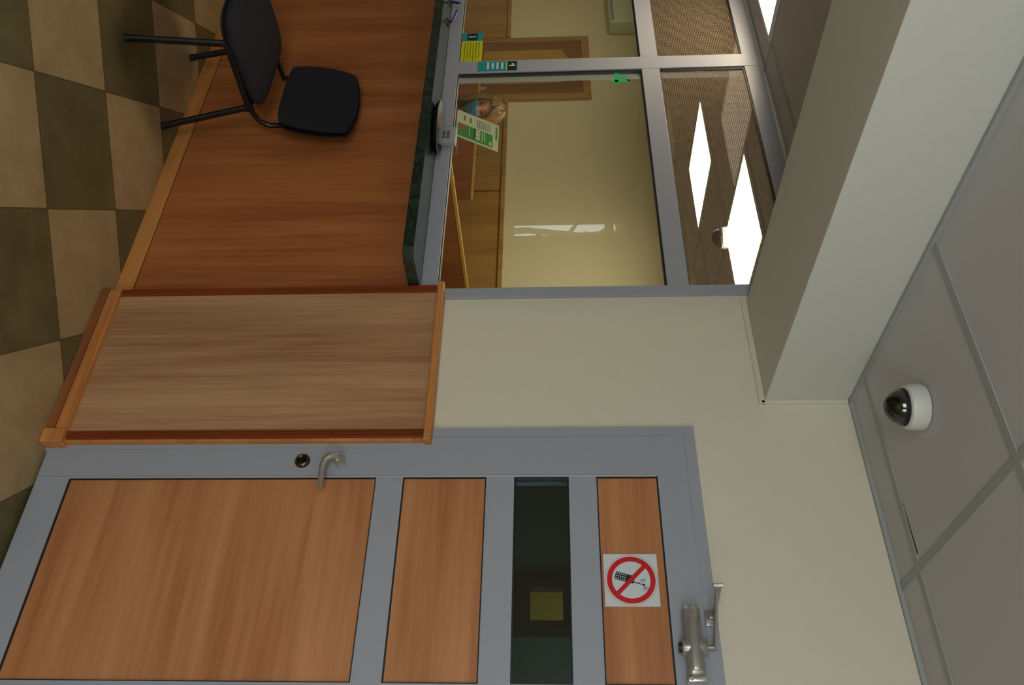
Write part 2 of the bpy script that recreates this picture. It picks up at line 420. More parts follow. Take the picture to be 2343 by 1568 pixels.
# openings: narrow slot between blinds (x -6.83..-6.66) and a wide window
def wall_with_holes(mb, x0, x1, z0, z1, holes, y0, y1):
    cuts = sorted(holes); x = x0
    for (a, b, c, d) in cuts:
        mb.box(x, a, y0, y1, z0, z1); mb.box(a, b, y0, y1, z0, c); mb.box(a, b, y0, y1, d, z1); x = b
    mb.box(x, x1, y0, y1, z0, z1)
wall_with_holes(w, XL, XR, 0, CEIL, [(-7.3, -6.2, 1.0, 2.45), (-.45, 1.55, .9, 2.2)], y0, y1)
struct(w.build('wall_street', M_wall), 'street side wall behind the photographer', 'wall')

def simple_window(n, x0, x1, z0, z1, label):
    e = struct(empty(n, ((x0+x1)/2, YB-.07, z0)), label, 'window')
    f = MB(); t = .05
    f.box(x0, x1, YB-.10, YB-.05, z0, z0+t).box(x0, x1, YB-.10, YB-.05, z1-t, z1).box(x0, x0+t, YB-.10, YB-.05, z0+t, z1-t).box(x1-t, x1, YB-.10, YB-.05, z0+t, z1-t)
    f.build('frame', M_white, e)
    MB().box(x0+t, x1-t, YB-.078, YB-.072, z0+t, z1-t).build('pane', M_sglass, e)
    return e
simple_window('window_4', -.45, 1.55, .9, 2.2, 'wide street window behind the photographer')
simple_window('window_5', -7.3, -6.2, 1.0, 2.45, 'street window nearly covered by blinds')
b = MB()
for x0, x1 in ((-7.35, -6.826), (-6.668, -6.15)):
    n = 6
    for k in range(n): 
        a = x0+(x1-x0)*k/n; c = x0+(x1-x0)*(k+1)/n
        b.box(a+.001, c+.004, YB+.012+.006*(k % 2), YB+.016+.006*(k % 2), .95, 2.5)
b.box(-6.83, -6.66, YB+.012, YB+.016, 2.27, 2.37); b.box(-6.83, -6.66, YB+.012, YB+.016, .95, 1.235)
b.box(-7.36, -6.14, YB+.001, YB+.05, 2.5, 2.56)
tag(b.build('window_blind', M_blind, origin=(-6.75, YB+.02, .95)), 'closed fabric vertical blind with a bright slit, mirrored faintly in the glass', 'blind')
tr = empty('street_tree', (-11.15, -9.2, 0))
t = MB(); t.tube([(-11.15, -9.2, 0), (-11.25, -9.2, 1.2), (-11.1, -9.2, 2.2), (-11.2, -9.2, 3.4)], .1, radii=[.09, .06, .05, .03])
t.build('trunk', M_bark, tr, True)
for i, (z, dx, dz) in enumerate(((1.7, .5, .6), (2.0, -.6, .5), (2.3, .45, .5), (2.6, -.4, .6), (1.4, .45, .3))):
    MB().tube([(-11.15, -9.2, z), (-11.15+dx*.5, -9.15, z+dz*.4), (-11.15+dx, -9.1, z+dz)], .03, radii=[.045, .03, .015]).build('branch', M_bark, tr, True)
tag(tr, 'bare tree outside in the street, seen only as a faint reflection', 'tree')

# office room behind the glass
struct(MB().box(XO, -1.90, YO, YO+.1, 0, CEIL).build('wall_office_back', M_office), 'yellow cream back wall of the cashier office', 'wall')
struct(MB().box(-1.98, -1.90, .12, YO, 0, CEIL).build('wall_office_right', M_office), 'side wall of the cashier office', 'wall')
struct(MB().box(XO-.1, XO, .12, YO+.1, 0, CEIL).build('wall_office_left', M_office), 'far side wall of the cashier office', 'wall')
struct(MB().box(XO, -1.90, .12, YO, CEIL, CEIL+.05).build('ceiling_office', M_ceil), 'cashier office ceiling', 'ceiling')
g = MB()
for k in range(12): x = -2.06-.6*k; g.box(x-.012, x+.012, .12, YO, CEIL-.003, CEIL+.002)
for y in (.45, 1.05, 1.65, 2.25): g.box(XO, -1.98, y-.012, y+.012, CEIL-.0035, CEIL+.002)
struct(g.build('ceiling_office_grid', M_tbar), 'metal grid of the cashier office ceiling', 'ceiling')

# luminous ceiling panels
def ceiling_light(x0, y0, mat, label, group):
    e = tag(empty('ceiling_light', (x0+.3, y0+.3, CEIL-.015)), label, 'ceiling light', group)
    f = MB(); z0, z1 = CEIL-.014, CEIL-.001; t = .018
    f.box(x0, x0+.6, y0, y0+t, z0, z1).box(x0, x0+.6, y0+.6-t, y0+.6, z0, z1).box(x0, x0+t, y0+t, y0+.6-t, z0, z1).box(x0+.6-t, x0+.6, y0+t, y0+.6-t, z0, z1)
    f.build('frame', M_white, e)
    MB().box(x0+t, x0+.6-t, y0+t, y0+.6-t, CEIL-.010, CEIL-.002).build('diffuser', mat, e)
    return e
ceiling_light(-3.86, -.75, M_hall_near, 'glowing square panel in the hall ceiling beyond the beam', 'luminous panels of the hall ceiling')
ceiling_light(-5.66, -2.55, M_added_left, 'added glowing square panel in the hall ceiling, out of view, brightening the left bay', 'luminous panels of the hall ceiling')  # added panel outside the view, gives the left bay more light
ceiling_light(-3.86, -2.55, M_added_left, 'added glowing square panel above the middle of the hall, out of view, brightening the left bay', 'luminous panels of the hall ceiling')  # second added panel for more light left of the beam
ceiling_light(-.28, -2.55, M_hall_right, 'added glowing square panel in the hall ceiling, out of view, brightening the upper walls from above the photographer', 'luminous panels of the hall ceiling')  # extra panel out of view, added to brighten the upper walls
ceiling_light(.31, -4.35, M_hall_right, 'glowing square panel in the hall ceiling close to the street wall', 'luminous panels of the hall ceiling')
ceiling_light(-4.46, 1.05, M_off_light, 'office ceiling light panel, the smaller and farther one behind the dotted glass', 'luminous panels of the office ceiling')
ceiling_light(-3.26, .45, M_off_light, 'office ceiling light panel, the larger and nearer one behind the dotted glass', 'luminous panels of the office ceiling')
ceiling_light(-7.46, .45, M_off_light, 'added ceiling light panel, out of view, brightening the far end of the cashier office', 'luminous panels of the office ceiling')  # added outside the view to brighten the left part of the office wall

# ------------------------------------------------------------------ cashier windows
def cashier_window(n, x0, x1, left_post, right_post, label):
    """x0..x1 is the clear width; posts given as widths to the left/right"""
    e = struct(empty(n, ((x0+x1)/2, 0, 1.176)), label, 'window')
    a, b = -.012, .045
    MB().box(x0, x1, a, b, 1.176, 1.238, bev=.002).build('bottom_rail', M_alu, e)
    MB().box(x0, x1, a, b, 2.078, 2.158, bev=.002).build('transom', M_alu, e)
    MB().box(x0, x1, a, b, 2.540, 2.612, bev=.002).build('top_rail', M_alu, e)
    if left_post: MB().box(x0-left_post, x0, a-.001, b, 1.176, 2.612, bev=.002).build('mullion', M_alu, e)
    if right_post: MB().box(x1, x1+right_post, a-.001, b, 1.176, 2.612, bev=.002).build('side_post', M_alu, e)
    for nm, z0, z1 in (('gasket', 1.238, 2.078), ('gasket', 2.158, 2.540)):
        t = .007; q = MB()
        q.box(x0, x1, -.007, .006, z0, z0+.003).box(x0, x1, -.007, .006, z1-t, z1)
        q.box(x0, x0+t+.006, -.007, .006, z0+t, z1-t).box(x1-t*.6, x1, -.007, .006, z0+t, z1-t)
        q.build(nm, M_gasket, e)
    MB().box(x0+.004, x1-.004, -.003, .002, 1.240, 2.076).build('pane', M_glass, e)
    MB().box(x0+.004, x1-.004, -.003, .002, 2.160, 2.538).build('film_pane', M_perf, e)
    return e
cashier_window('window_1', -3.285, -1.99, .09, .045, 'cashier window bearing a green figure 4, with dotted glass above')
cashier_window('window_2', -4.66, -3.375, .09, 0, 'next cashier window beyond the grey mullion, cut off by the picture edge')
cashier_window('window_3', -6.025, -4.75, .045, 0, 'farthest cashier window')

# green figure 4
q = MB(); ya, yb = -.0042, -.0032
q.prism([(-3.2165, 2.021), (-3.2005, 2.021), (-3.2485, 1.968), (-3.2665, 1.968)], ya, yb)
q.box(-3.2165, -3.2005, ya, yb, 1.936, 2.021); q.box(-3.2665, -3.188, ya, yb, 1.954, 1.969)
tag(q.build('window_number', M_green4, origin=(-3.224, -.0038, 1.978)), 'green figure 4 stuck on the upper left of the cashier glass', 'sticker')

# teal sticker on the mullion
e = tag(empty('notice_sticker', (-3.33, -.0135, 1.42)), 'narrow upright teal sticker with a dark badge on the grey mullion', 'sticker')
MB().box(-3.366, -3.293, -.0142, -.0132, 1.330, 1.513).build('backing', M_teal, e)
MB().box(-3.362, -3.297, -.0150, -.0142, 1.468, 1.508).build('badge', M_blackink, e)
MB().box(-3.333, -3.326, -.0156, -.0150, 1.473, 1.503).box(-3.345, -3.335, -.0156, -.0150, 1.486, 1.496).build('badge_mark', M_wprint, e)
MB().box(-3.362, -3.297, -.0150, -.0142, 1.459, 1.464).build('yellow_line', M_yellow, e)
q = MB()
for i, wd in enumerate((.046, .05, .042, .052)): q.box(-3.332-wd/2, -3.332+wd/2, -.0150, -.0142, 1.442-.022*i-.0045, 1.442-.022*i+.0045)
q.build('white_lines', M_wprint, e)
# yellow notice on the left pane
e = tag(empty('notice_sticker', (-3.495, -.0038, 1.244)), 'yellow notice with teal end strip stuck low on the farther glass', 'sticker')
MB().box(-3.545, -3.377, -.0046, -.0032, 1.243, 1.343).build('yellow_field', M_yellow, e)
MB().box(-3.612, -3.545, -.0046, -.0032, 1.243, 1.343).build('teal_strip', M_teal, e)
MB().box(-3.606, -3.552, -.0054, -.0046, 1.268, 1.316).build('badge', M_blackink, e)
MB().box(-3.583, -3.575, -.0062, -.0054, 1.274, 1.310).build('badge_mark', M_wprint, e)
q = MB()
for i in range(6): q.box(-3.535, -3.39-.01*(i % 3), -.0052, -.0046, 1.258+.0135*i, 1.261+.0135*i)
q.build('text_lines', plain('olive_print', rgb(96, 104, 20), .6), e)

# intercom on the bottom rail
e = tag(empty('intercom_speaker', (-2.82, -.012, 1.176)), 'small grey intercom box with slots, clipped to the window sill rail', 'intercom')
MB().box(-2.868, -2.772, -.046, -.013, 1.177, 1.262, bev=.006, seg=3).build('housing', M_dial, e, True)
q = MB()
for r_ in range(2):
    for k in range(6): q.box(-2.838+.008*k, -2.834+.008*k, -.0466, -.0455, 1.222-.018*r_-.012+.012, 1.222-.018*r_+.013)
q.build('slots', M_blackink, e)
MB().cyl((-2.785, -.047, 1.188), (-2.785, -.045, 1.188), .003, n=12).build('screw', M_chrome, e)
# coin tray
e = MB(); 
prof = [(.0, .006), (.085, .006), (.105, .012), (.122, .026), (.128, .026), (.112, .008), (.09, .0), (0, 0)]
e.lathe(prof, (0, 0, 0)).xform(Matrix.Translation((-2.80, -.095, 1.1765)) @ Matrix.Diagonal((1.25, .60, .9, 1)))
tag(e.build('coin_tray', M_blackp, smooth=True, origin=(-2.80, -.095, 1.1765)), 'shallow black oval money tray under the intercom on the marble', 'tray')

# pens near the sill
def pen(x, y, rot, label):
    e = tag(empty('chained_pen', (x, y, 1.1765)), label, 'pen', 'pens on the marble ledge')
    b_ = MB(); b_.cyl((x, y, 1.1765), (x, y, 1.182), .020, .017, n=24); b_.tube([(x, y, 1.18), (x, y-.003, 1.20)], .006)
    b_.build('stand', M_blackp, e, True)
    dx, dy = math.cos(rot)*.042, math.sin(rot)*.042
    MB().tube([(x, y-.003, 1.198), (x+dx*.4, y+dy*.4, 1.208), (x+dx, y+dy, 1.222)], .0055, radii=[.003, .0055, .0055]).build('barrel', M_purple, e, True)
    MB().tube([(x+dx, y+dy, 1.222), (x+dx*1.25, y+dy*1.25, 1.228)], .0062).build('cap', M_purple, e, True)
pen(-3.78, -.065, -.5, 'purple pen in its holder at the far end of the ledge')
pen(-3.60, -.075, -2.2, 'purple pen on the ledge, nearer of the two pens')
e = tag(empty('card_terminal', (-3.93, -.1, 1.1765)), 'dark rounded device with pale top edge at the picture edge on the ledge', 'device')
MB().box(-3.985, -3.885, -.14, -.05, 1.1765, 1.215, bev=.012, seg=3).build('body', M_blackp, e, True)
MB().box(-3.975, -3.895, -.10, -.055, 1.213, 1.224, bev=.004).build('top_plate', M_white, e, True)

# ------------------------------------------------------------------ counter
e = tag(empty('cashier_counter', (-4.0, .04, 0)), 'reddish beech counter front below the marble ledge', 'counter')
MB().box(-6.07, -1.981, .02, .05, .07, 1.134).build('front_panel', M_counter, e)
MB().box(-6.07, -1.981, .012, .022, 0.0, .068, bev=.003).build('skirting', M_skirt, e)
q = MB(); q.prism([(-6.07, -.205), (-2.02, -.205), (-1.985, -.185), (-1.985, .0), (-6.07, .0)], 1.136, 1.176, 'xy')
tag(q.build('marble_ledge', M_marble, origin=(-4, -.1, 1.136)), 'dark green marble ledge running along the cashier windows', 'ledge')

# wall panel between counter and door
e = tag(empty('wall_panel', (-1.655, 0, 0)), 'pale striped laminate wall panel between the counter and the grey door', 'panel')
MB().box(-1.953, -1.375, -.034, -.001, .07, 1.246).build('laminate_sheet', M_lamin, e)
tag(MB().box(-1.981, -1.953, -.043, -.001, .07, 1.246, bev=.002).build('edge_profile', M_redtrim, e), 'dark red edge strip beside the counter', None)
q = MB().box(-1.375, -1.346, -.043, -.001, .07, 1.246, bev=.002)
for k in range(3): q.box(-1.371+.008*k, -1.367+.008*k, -.0455, -.042, .07, 1.246)
tag(q.build('edge_profile', M_redtrim, e), 'dark red ribbed edge strip beside the door', None)
MB().box(-1.346, -1.336, -.036, -.001, .07, 1.246, bev=.001).build('end_strip', M_skirt, e)
MB().box(-1.990, -1.330, -.056, -.001, 1.246, 1.270, bev=.005, seg=3).build('cap_rail', M_skirt, e)
MB().box(-1.975, -1.375, -.052, -.001, .028, .070, bev=.004).build('skirting', M_skirt, e)
MB().box(-1.975, -1.375, -.058, -.001, 0, .028, bev=.003).build('skirting_foot', M_skirtdark, e)
MB().box(-1.375, -1.325, -.064, -.001, 0, .072, bev=.004).build('corner_block', M_skirt, e)

# ------------------------------------------------------------------ metal door
D1 = struct(empty('door_1', (-.908, 0, 0)), 'grey metal framed door with beech panels and a dark glass strip', 'door')
q = MB()
def frame_ring(mb, x0, x1, z1, wdt, ya, yb, z0=0.0, bev=.0015):
    mb.box(x0, x0+wdt, ya, yb, z0, z1, bev=bev); mb.box(x1-wdt, x1, ya, yb, z0, z1, bev=bev); mb.box(x0+wdt, x1-wdt, ya, yb, z1-wdt, z1, bev=bev)
frame_ring(q, -1.395, -.42, 2.107, .036, -.014, .06)
frame_ring(q, -1.359, -.456, 2.071, .042, -.0175, .06)
q.build('door_frame', M_alu, D1)
LF = -1.316; RT = -.499; LT = 2.036
# leaf : stiles and top rail mitred, with a rounded inner edge
q = MB()
yA, yB2 = -.020, .045
st = .100
q.prism([(LF, .012), (LF+st, .012), (LF+st, LT-.058), (LF, LT)], yA, yB2)
q.prism([(RT, .012), (RT-st, .012), (RT-st, LT-.058), (RT, LT)], yA, yB2)
leaf = q.build('door_leaf', M_alu, D1)
q = MB(); q.prism([(LF+.0006, LT), (LF+st+.0004, LT-.0578), (RT-st-.0004, LT-.0578), (RT-.0006, LT)], yA, yB2)
q.build('top_rail', M_alu, leaf)
IX0, IX1 = LF+st, RT-st
MB().tube([(IX0-.002, yA+.002, .012), (IX0-.002, yA+.002, LT-.06)], .004, n=10).build('edge_bead', M_alu, leaf, True)
MB().box(IX0, IX1, yA, yB2, .012, .118, bev=.0015).build('bottom_rail', M_alu, leaf)
for z0, z1 in ((1.105, 1.190), (1.450, 1.537), (1.705, 1.790)):
    MB().box(IX0, IX1, yA, yB2, z0, z1, bev=.0015).build('cross_rail', M_alu, leaf)
def ring(x0, x1, z0, z1, t, ya, yb):
    return MB().box(x0, x1, ya, yb, z0, z0+t).box(x0, x1, ya, yb, z1-t, z1).box(x0, x0+t, ya, yb, z0+t, z1-t).box(x1-t, x1, ya, yb, z0+t, z1-t)
for z0, z1 in ((.118, 1.105), (1.190, 1.450), (1.790, LT-.058)):
    MB().box(IX0+.004, IX1-.004, yA+.010, .03, z0+.003, z1-.003).build('wood_panel', M_beech_x, leaf)
    ring(IX0, IX1, z0, z1, .0038, yA+.005, .03).build('gasket', M_gasket, leaf)
ring(IX0, IX1, 1.537, 1.705, .0045, yA+.004, .012).build('gasket', M_gasket, leaf)
MB().box(IX0+.005, IX1-.005, .004, .010, 1.541, 1.701).build('glass_strip', M_dglass, leaf)
# lever handle
h = MB(); hx, hz = -1.262, .968
h.lathe([(0, 0), (.0165, 0), (.0165, .010), (.014, .030), (.0115, .034), (.0115, .04), (0, .04)], (hx, yA, hz+.018), 'y', 24)
hd = h.build('door_handle', M_chrome, leaf, True)
MB().tube([(hx, yA-.030, hz+.018), (hx-.003, yA-.044, hz+.012), (hx, yA-.052, hz-.006), (hx+.014, yA-.054, hz-.018), (hx+.04, yA-.052, hz-.024), (hx+.078, yA-.050, hz-.022), (hx+.108, yA-.050, hz-.022)],
          .009, n=14, radii=[.009, .011, .012, .0105, .0095, .009, .0085]).build('lever', M_chrome, hd, True)
# lock cylinder rosette
k = MB(); k.lathe([(0, .006), (.011, .006), (.016, .011), (.021, .009), (.0245, .003), (.0245, 0), (0, 0)], (-1.272, yA, .862), 'y', 32)
lk = k.build('lock', M_brass, leaf, True)
MB().cyl((-1.272, yA-.013, .866), (-1.272, yA-.004, .866), .008, n=18).box(-1.2745, -1.2695, yA-.011, yA-.004, .850, .866).build('key_cylinder', M_lockdark, lk, True)
MB().box(IX1+.085, IX1+.1, yA-.001, yA, .2, .2005).build('hinge_line', M_gasket, leaf)

# door closer
e = tag(empty('door_closer', (-.69, -.02, 2.03)), 'silver hydraulic door closer with folded arm above the grey door', 'door closer')
zc = 2.029
q = MB(); yc = -.047
# body : rounded bar, slight step at left end, bulging spindle collar
def rr_prism(x0, x1, y0, y1, z0, z1, bev): return (x0, x1, y0, y1, z0, z1, bev)
q.box(-.800, -.612, -.068, -.0205, zc-.024, zc+.024, bev=.013, seg=4)
q.box(-.775, -.618, -.072, -.0205, zc-.021, zc+.021, bev=.016, seg=4)
q.build('body', M_closer, e, True)
q = MB(); q.lathe([(.0, -.033), (.021, -.033), (.0235, -.028), (.0235, .028), (.021, .034), (.0, .034)], (-.690, -.047, zc), 'z', 28)
q.build('spindle_collar', M_closer, e, True)
MB().cyl((-.690, -.047, zc-.040), (-.690, -.047, zc-.032), .0135, n=20).build('lower_cap', M_blackp, e, True)
q = MB(); q.box(-.6135, -.5985, -.062, -.0205, zc-.026, zc+.026, bev=.004)
q.build('end_plate', M_chrome, e, True)
for dz in (-.016, .016):
    MB().cyl((-.606, -.0635, zc+dz), (-.606, -.061, zc+dz), .0055, n=16).build('screw', M_chrome, e, True)
MB().cyl((-.792, -.0695, zc-.014), (-.792, -.066, zc-.014), .005, n=16).build('screw', M_chrome, e, True)
MB().cyl((-.690, -.047, zc+.03), (-.690, -.047, zc+.058), .008, n=16).build('spindle', M_closer, e, True)
za = zc+.055
EL = Vector((-.812, -.178, za))
q = MB()
def flat_link(mb, a, b, w_, t_):
    a, b = Vector(a), Vector(b); d = (b-a).normalized(); s_ = Vector((-d.y, d.x, 0)).normalized()*w_/2
    m_ = []
    pts = [a-d*w_/2*.6-s_*.7, a-d*w_/2*.6+s_*.7, a+s_, b+s_, b+d*w_/2*.6+s_*.7, b+d*w_/2*.6-s_*.7, b-s_, a-s_]
    mb.prism([(p.x, p.y) for p in pts], a.z-t_/2, a.z+t_/2, 'xy')
flat_link(q, (-.690, -.047, za), EL, .020, .006)
q.build('main_arm', M_closer, e)
q = MB(); flat_link(q, (EL.x, EL.y, za+.009), (-.778, -.030, za+.009), .015, .006)
q.build('fore_arm', M_closer, e)
q = MB(); q.cyl((EL.x, EL.y, za-.008), (EL.x, EL.y, za+.016), .008, n=16); q.build('elbow_pin', M_chrome, e, True)
q = MB(); q.box(-.80, -.755, -.024, -.0185, za-.012, za+.020, bev=.002); q.box(-.786, -.770, -.040, -.020, za-.004, za+.014, bev=.003)
q.build('bracket', M_closer, e, True)

# no-phone sign
e = tag(empty('no_phone_sign', (-.889, -.011, 1.877)), 'square white sign with a red crossed-out mobile phone on the door', 'sign')
ys = -.0125; cx, cz = -.889, 1.877
MB().box(-.966, -.812, ys, ys+.0022, 1.800, 1.954).build('backing', M_signw, e)
def annulus(r0, r1, y0, y1, n=72):
    t = MB(); bm_ = t.bm; R = []
    for k_ in range(n):
        a_ = 2*PI*k_/n; c_, s_ = math.cos(a_), math.sin(a_)
        R.append([bm_.verts.new((cx+c_*r, y, cz+s_*r)) for r, y in ((r0, y0), (r1, y0), (r1, y1), (r0, y1))])
    for k_ in range(n):
        A, B = R[k_], R[(k_+1) % n]
        for j in range(4): bm_.faces.new((A[j], B[j], B[(j+1) % 4], A[(j+1) % 4]))
    return t
annulus(.0545, .0690, ys-.0006, ys).build('red_ring', M_red, e)
annulus(.0735, .0742, ys-.0004, ys).build('outline', M_red, e)
ph = MB()
def rot_poly(pts, ang, ox, oz):
    c_, s_ = math.cos(ang), math.sin(ang)
    return [(cx+ox+c_*a-s_*b, cz+oz+s_*a+c_*b) for a, b in pts]
ang = math.radians(-16)
# handset: keypad block below, earpiece above, aerial at the top
ph.prism(rot_poly([(-.0115, -.030), (.0115, -.030), (.0115, .022), (.009, .026), (-.0115, .026)], ang, -.006, -.016), ys-.0006, ys)
ph.prism(rot_poly([(.0045, .025), (.0075, .025), (.0070, .052), (.0095, .052), (.0095, .058), (.0035, .058), (.0035, .052), (.0050, .052)], ang, -.006, -.016), ys-.0006, ys)
ph.build('phone_figure', M_blackink, e)
kp = MB()
for i in range(3):
    for j in range(5):
        a_, b_ = -.0075+.0075*i, -.026+.0062*j
        kp.prism(rot_poly([(a_-.0016, b_-.0016), (a_+.0016, b_-.0016), (a_+.0016, b_+.0016), (a_-.0016, b_+.0016)], ang, -.006, -.016), ys-.0010, ys-.0006)
kp.build('keypad', M_signw, e)
wv = MB()
for sgn in (-1, 1):
    for r_ in (.008, .012, .016):
        pts = []
        for k_ in range(7):
            a_ = (-.6+1.2*k_/6) + (0 if sgn > 0 else PI); pts.append((cx+.014+r_*math.cos(a_+.25), ys-.0004, cz+.036+r_*math.sin(a_+.25)))
        wv.tube(pts, .0006, n=6)
wv.build('radio_waves', M_blackink, e)
# bar from upper right to lower left (upright view)
bar = MB(); c45 = math.cos(PI/4)
L_, hw = .060, .0062
bar.prism(rot_poly([(-L_, -hw), (L_, -hw), (L_, hw), (-L_, hw)], math.radians(-45), 0, 0), ys-.0016, ys-.0010)
bar.build('red_bar', M_red, e)

# ------------------------------------------------------------------ corridor behind the door
struct(MB().box(-1.90, -1.82, .12, 1.25, 0, CEIL).build('wall_corridor_left', M_corr), 'dark green side wall behind the door glass', 'wall')
struct(MB().box(.2, .28, .12, 1.25, 0, CEIL).build('wall_corridor_right', M_corr), 'right side wall of the dark corridor', 'wall')
struct(MB().box(-1.90, .28, .12, 2.45, CEIL, CEIL+.05).build('ceiling_corridor', M_corr), 'ceiling of the dark corridor', 'ceiling')
w = MB(); wall_with_holes(w, -1.82, .2, 0, CEIL, [(-1.36, -1.10, 0, 2.05)], 1.20, 1.30)
struct(w.build('wall_corridor_back', M_corr), 'dark green corridor wall seen through the door glass', 'wall')
D3 = struct(empty('door_3', (-1.23, 1.2, 0)), 'narrow dark door with a small yellow lit pane, seen through the glass strip', 'door')
q = MB(); q.box(-1.36, -1.30, 1.16, 1.22, 0, 2.05, bev=.003).box(-1.16, -1.10, 1.16, 1.22, 0, 2.05, bev=.003).box(-1.30, -1.16, 1.17, 1.22, 0, 1.552).box(-1.30, -1.16, 1.17, 1.22, 1.692, 2.05)
q.build('leaf', M_darkdoor2, D3)
MB().box(-1.335, -1.325, 1.152, 1.161, 0, 2.05).box(-1.122, -1.117, 1.152, 1.161, 0, 2.05).build('edge_strip', M_darkdoor, D3)
MB().box(-1.30, -1.16, 1.194, 1.198, 1.552, 1.692).build('pane', M_sglass, D3)
struct(MB().box(-1.9, .28, 2.4, 2.45, 0, CEIL).build('wall_store_back', M_yroom), 'yellow lit wall behind the small pane', 'wall')
struct(MB().box(-1.9, -1.82, 1.3, 2.4, 0, CEIL).build('wall_store_left', M_yroom), 'side wall of the lit store room', 'wall')
struct(MB().box(.2, .28, 1.3, 2.4, 0, CEIL).build('wall_store_right', M_yroom), 'other side wall of the lit store room', 'wall')
e = tag(empty('ceiling_light', (-1.0, 1.85, CEIL-.03)), 'small round lamp in the store room behind the yellow lit pane', 'ceiling light')
MB().lathe([(0, -.03), (.08, -.03), (.10, 0), (0, 0)], (-1.0, 1.85, CEIL-.001), 'z', 24).build('shade', emit('store_lamp', (1, .85, .62), 95.0), e, True)

e = tag(empty('ceiling_light', (-.6, .7, CEIL-.03)), 'added round lamp, out of view, brightening the dark corridor behind the door', 'ceiling light')  # lamp added so the corridor behind the glass strip reads brighter
MB().lathe([(0, -.03), (.08, -.03), (.10, 0), (0, 0)], (-.6, .7, CEIL-.001), 'z', 24).build('shade', emit('added_corridor_lamp', (.75, 1, 1), 95.0), e, True)

# ------------------------------------------------------------------ security cameras
def dome_camera(x, y, s, label):
    e = tag(empty('dome_camera', (x, y, CEIL)), label, 'security camera', 'ceiling dome cameras')
    MB().lathe([(0, 0), (.060*s, 0), (.062*s, -.006*s), (.0615*s, -.030*s), (.057*s, -.044*s), (.0505*s, -.047*s), (.050*s, -.040*s)], (x, y, CEIL-.0035), 'z', 56).build('housing', M_white, e, True)
    pr = [(.0495*s*math.cos(a*PI/2/14), -.046*s-.053*s*math.sin(a*PI/2/14)) for a in range(15)]; pr[-1] = (0, pr[-1][1])
    MB().lathe(pr, (x, y, CEIL-.0035), 'z', 56).build('bubble', M_domegl, e, True)
    MB().lathe([(0, -.044*s), (.030*s, -.046*s), (.036*s, -.060*s), (.030*s, -.078*s), (.014*s, -.088*s), (0, -.088*s)], (x, y, CEIL-.0035), 'z', 32).build('camera_eye', M_blackp, e, True)
    MB().lathe([(.0503*s, -.041*s), (.0503*s, -.052*s), (.0485*s, -.052*s), (.0485*s, -.041*s)], (x, y, CEIL-.0035), 'z', 56).build('seal_ring', M_blackp, e, True)
dome_camera(-1.197, -.437, 1.0, 'white dome security camera with smoked bubble on the hall ceiling near the wall')
dome_camera(-3.20, 1.02, 1.0, 'dome security camera on the office ceiling, seen through the dotted glass')

